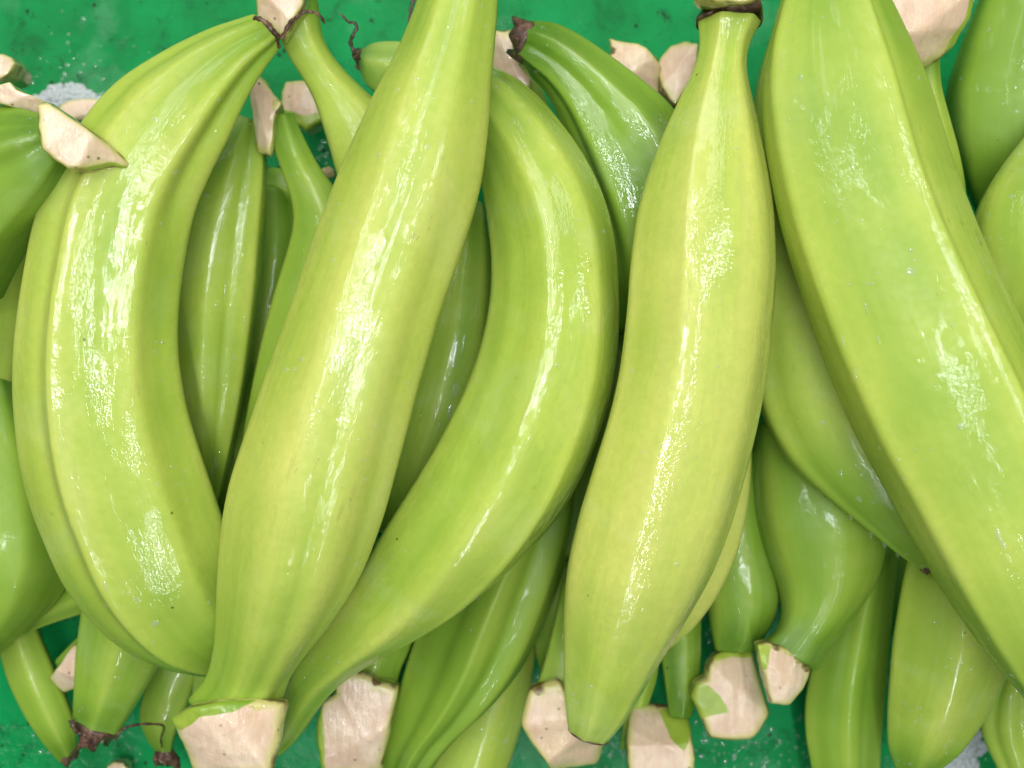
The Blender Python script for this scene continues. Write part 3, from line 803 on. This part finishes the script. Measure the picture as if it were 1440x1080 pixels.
crown(R_("Z"), [(745,972),(787,958),(797,975),(806,1023),(830,1035),(857,1043),(849,1070),(842,1090),(776,1092),(753,1052),(735,1020),(739,995)], 66, depth=18, tilt=(0,.15), planes=2, seed=13, warm=.45, dark=[(760,972,8)])
crown(R_("CC"), [(474,960),(480,950),(497,947),(517,950),(529,961),(547,964),(560,967),(557,985),(543,1047),(534,1095),(453,1095),(445,1040),(445,1013),(454,987),(472,979)], 60, depth=20, tilt=(0,0), planes=1, seed=14, patches=[[(440,1000),(452,985),(456,1040),(458,1100),(440,1100)]], dark=[(472,975,8),(528,960,6)])
crown(R_("L9"), [(113,903),(100,908),(83,933),(62,958),(70,972),(79,982),(107,973),(116,940)], 42, depth=12, tilt=(.1,0), planes=1, seed=15)
crown(R_("Q"), [(688,40),(705,43),(722,41),(735,70),(730,92),(748,110),(748,124),(705,118),(688,90)], 56, depth=14, tilt=(0,.1), planes=1, seed=16)
crown(R_("R1"), [(857,47),(868,51),(900,60),(917,73),(932,90),(930,132),(905,140),(867,100),(848,73),(862,71)], 46, depth=16, tilt=(0,.1), planes=2, seed=17, warm=.3, dark=[(860,68,8)])
crown(R_("R2"), [(927,83),(947,57),(963,53),(984,60),(980,100),(962,130),(947,150),(928,125)], 46, depth=16, tilt=(0,-.1), planes=1, seed=18)
loose_crown("wet grey pink crown offcut with green underside below the cream topped neck", [(393,123),(398,111),(430,111),(441,127),(453,150),(455,167),(430,183),(410,170),(393,146)], 30, depth=22, tilt=(-.1,.2), planes=1, seed=19, patches=[[(388,130),(398,150),(425,162),(445,160),(460,150),(460,190),(390,190)]], dark=[(446,170,11)])
loose_crown("pale crown offcut cut by the left edge above the sliced neck", [(-30,75),(0,72),(15,78),(22,89),(13,105),(0,112),(-30,110)], 70, depth=20, planes=1, seed=20)
loose_crown("brownish pink crown offcut lying in foam at upper left", [(80,150),(95,141),(120,138),(150,140),(160,170),(110,170),(88,163)], 12, depth=10, planes=1, seed=21, warm=.15)
loose_crown("tiny pink crown offcut at the bottom edge left of the wide crown", [(148,1082),(158,1074),(172,1073),(180,1082),(178,1100),(150,1100)], 14, depth=10, planes=1, seed=22)
loose_crown("small reddish brown scrap on the counter behind the centre left fruit", [(452,236),(462,232),(470,238),(470,248),(460,250),(453,245)], 10, depth=6, planes=1, seed=23, warm=.9, dark=[(465,236,8)])

# -------- dried tips and threads
blossom("F", end=0, length=4.5, flare=.95, seed=2, core=True, rough=.06, start=-1.5)
blossom("L6", end=-1, length=5, flare=.75, seed=3, core=True, start=-1.2)
blossom("L7", end=-1, length=5, flare=1.3, seed=5, core=True, rough=.25)
blossom("L5", end=-1, length=2.5, flare=.9, seed=4)
blossom("N", end=0, length=3.5, flare=.9, seed=6)
blossom("Pp", end=0, length=2.6, flare=.8, seed=7, core=True)
blossom("D", end=-1, length=1.2, flare=.85, seed=8, start=-.4, rough=.05)
blossom("G", end=-1, length=2.0, flare=1.0, seed=9)
blossom("D", end=0, length=6.0, flare=1.06, seed=2, start=-.2, rough=.03).name = "neck_ring"
tube("dried_thread", [(357,25,103),(366,27,104),(375,33,104),(386,46,103),(396,52,101),(402,42,102),(409,30,103),(419,23,104),(428,17,105),(440,17,104),(449,21,103),(457,33,101)], .85, M_BARK, R_("A"), 2)
tube("dried_thread", [(372,30,104),(382,40,103),(389,52,101),(393,68,97)], 1.0, M_BARK, R_("A"), 3)
tube("dried_thread", [(507,84,64),(499,74,66),(493,60,67),(497,48,68),(502,38,68),(497,31,68),(490,31,69),(479,19,70)], .75, M_BARK, R_("Pp"), 4)
tube("dried_thread", [(160,1042,52),(168,1030,52),(178,1023,52),(193,1019,50),(212,1018,48),(230,1021,44),(226,1040,36),(228,1052,32)], .55, M_BARK, R_("L6"), 5)
th = tube("dried_thread", [(583,-15,30),(581,0,30),(577,18,30),(575,37,29),(570,52,28)], .8, M_BARK, None, 6)
th["label"] = "short dark thread on the counter at the top left of the straight plantain"; th["category"] = "thread"
tube("dried_thread", [(100,1012,58),(103,1022,58),(110,1030,57),(122,1034,56)], .9, M_BARK, R_("L6"), 7)

# -------- water
drops = {"A": (34, [(205,770,.9),(243,395,.7),(145,820,1.0,2),(150,850,.7,2),(190,842,.9,1.5),(215,873,1.3),(222,880,.8),(170,828,.7),(216,900,.7),(228,312,.7)]), "B": (30, [(423,501,1.0),(412,515,.9),(403,522,1.0),(468,372,.9),(532,217,.9),(575,543,.7),(457,120,.6),(560,123,.8)]),
  "C": (34, [(670,527,1.2),(782,510,.7),(700,545,.5)]), "D": (34, [(955,793,.9),(1034,205,.6),(967,180,.7)]),
  "E": (22, [(1282,376,1.5),(1353,594,1.4),(1125,108,1.2),(1200,232,.7),(1108,168,.7),(1342,455,.7),(1166,192,.6),(1400,745,1.1,2.5),(1410,770,.9,2),(1215,430,.5,5),(1232,478,.5,4),(1182,480,.7,4),(1200,520,.6,4)]),
  "F": (26, []), "G": (30, [(1155,596,1.0),(1195,728,.9,2),(1222,748,1.2,2),(1240,762,1.3,1.6),(1205,700,.8,3),(1180,665,.7,3),(1258,778,1.0,1.6)]), "H": (26, [(303,648,.9,3.5),(298,662,.6,4),(331,500,.9,1.4),(318,400,.5,8),(345,450,.5,7),(330,560,.45,8)]), "V": (14, []), "W": (8, [(1110,816,.5)]), "X": (6, []), "K": (16, [(640,500,.9,8),(652,490,.5,9),(640,545,1.3,2.2),(632,575,1.0,3),(618,600,.6,5),(668,440,.45,12),(610,640,.8,3)]),
  "L6": (16, []), "FF": (24, []), "AA": (8, []), "BB": (8, []), "GG": (8, []), "U": (5, [(1388,42,.9),(1351,112,.7),(1430,158,.6)]), "Y": (6, []), "I": (10, []), "L1": (4, [])}
for kx, (n, pts) in drops.items(): droplets(kx, n, pts)

def counter_water():
    r = np.random.default_rng(12)
    items = []
    for cx, cy, rad, n in ((1090,1062,45,80),(1010,1050,30,40),(870,1050,30,60),(775,962,25,40),(1000,890,25,30),(1240,960,14,40),(110,120,60,70),(460,210,25,40),(810,170,20,30),
                           (180,1060,50,10),(40,1040,40,6),(1350,1060,25,30)):
        for _ in range(n):
            p = P(cx+r.normal()*rad, cy+r.normal()*rad*.7, .0003)
            items.append((p, np.array([0, 0, 1.]), r.uniform(.0003, .0009), r.uniform(.2, .4)))
    v, f = dome_mesh(items)
    o = mesh_obj("water_drops", v, f, M_WATER)
    o["kind"] = "stuff"; o["label"] = "scattered water drops on the green counter"; o["category"] = "water"
counter_water()

def foam(label, cx, cy, rx, ry, n, seed):
    r = np.random.default_rng(seed); items = []
    for _ in range(n):
        a = r.uniform(0, 6.28); q = math.sqrt(r.random())
        p = P(cx+rx*q*math.cos(a)*(1+.3*math.sin(3*a)), cy+ry*q*math.sin(a), .0006 + r.random()*.0012*(1-q))
        items.append((p, np.array([r.normal()*.15, r.normal()*.15, 1.]), r.uniform(.0004, .0016), r.uniform(.7, 1.0)))
    v, f = dome_mesh(items)
    o = mesh_obj("foam", v, f, M_FOAM)
    o["kind"] = "stuff"; o["label"] = label; o["category"] = "foam"
foam("white foam on the green counter at upper left", 95, 138, 45, 18, 420, 1)
foam("white foam on the counter near the lower right corner", 1348, 1068, 22, 22, 300, 2)
foam("thin foam on the counter beside the striped plantain", 1368, 1045, 16, 18, 120, 3)
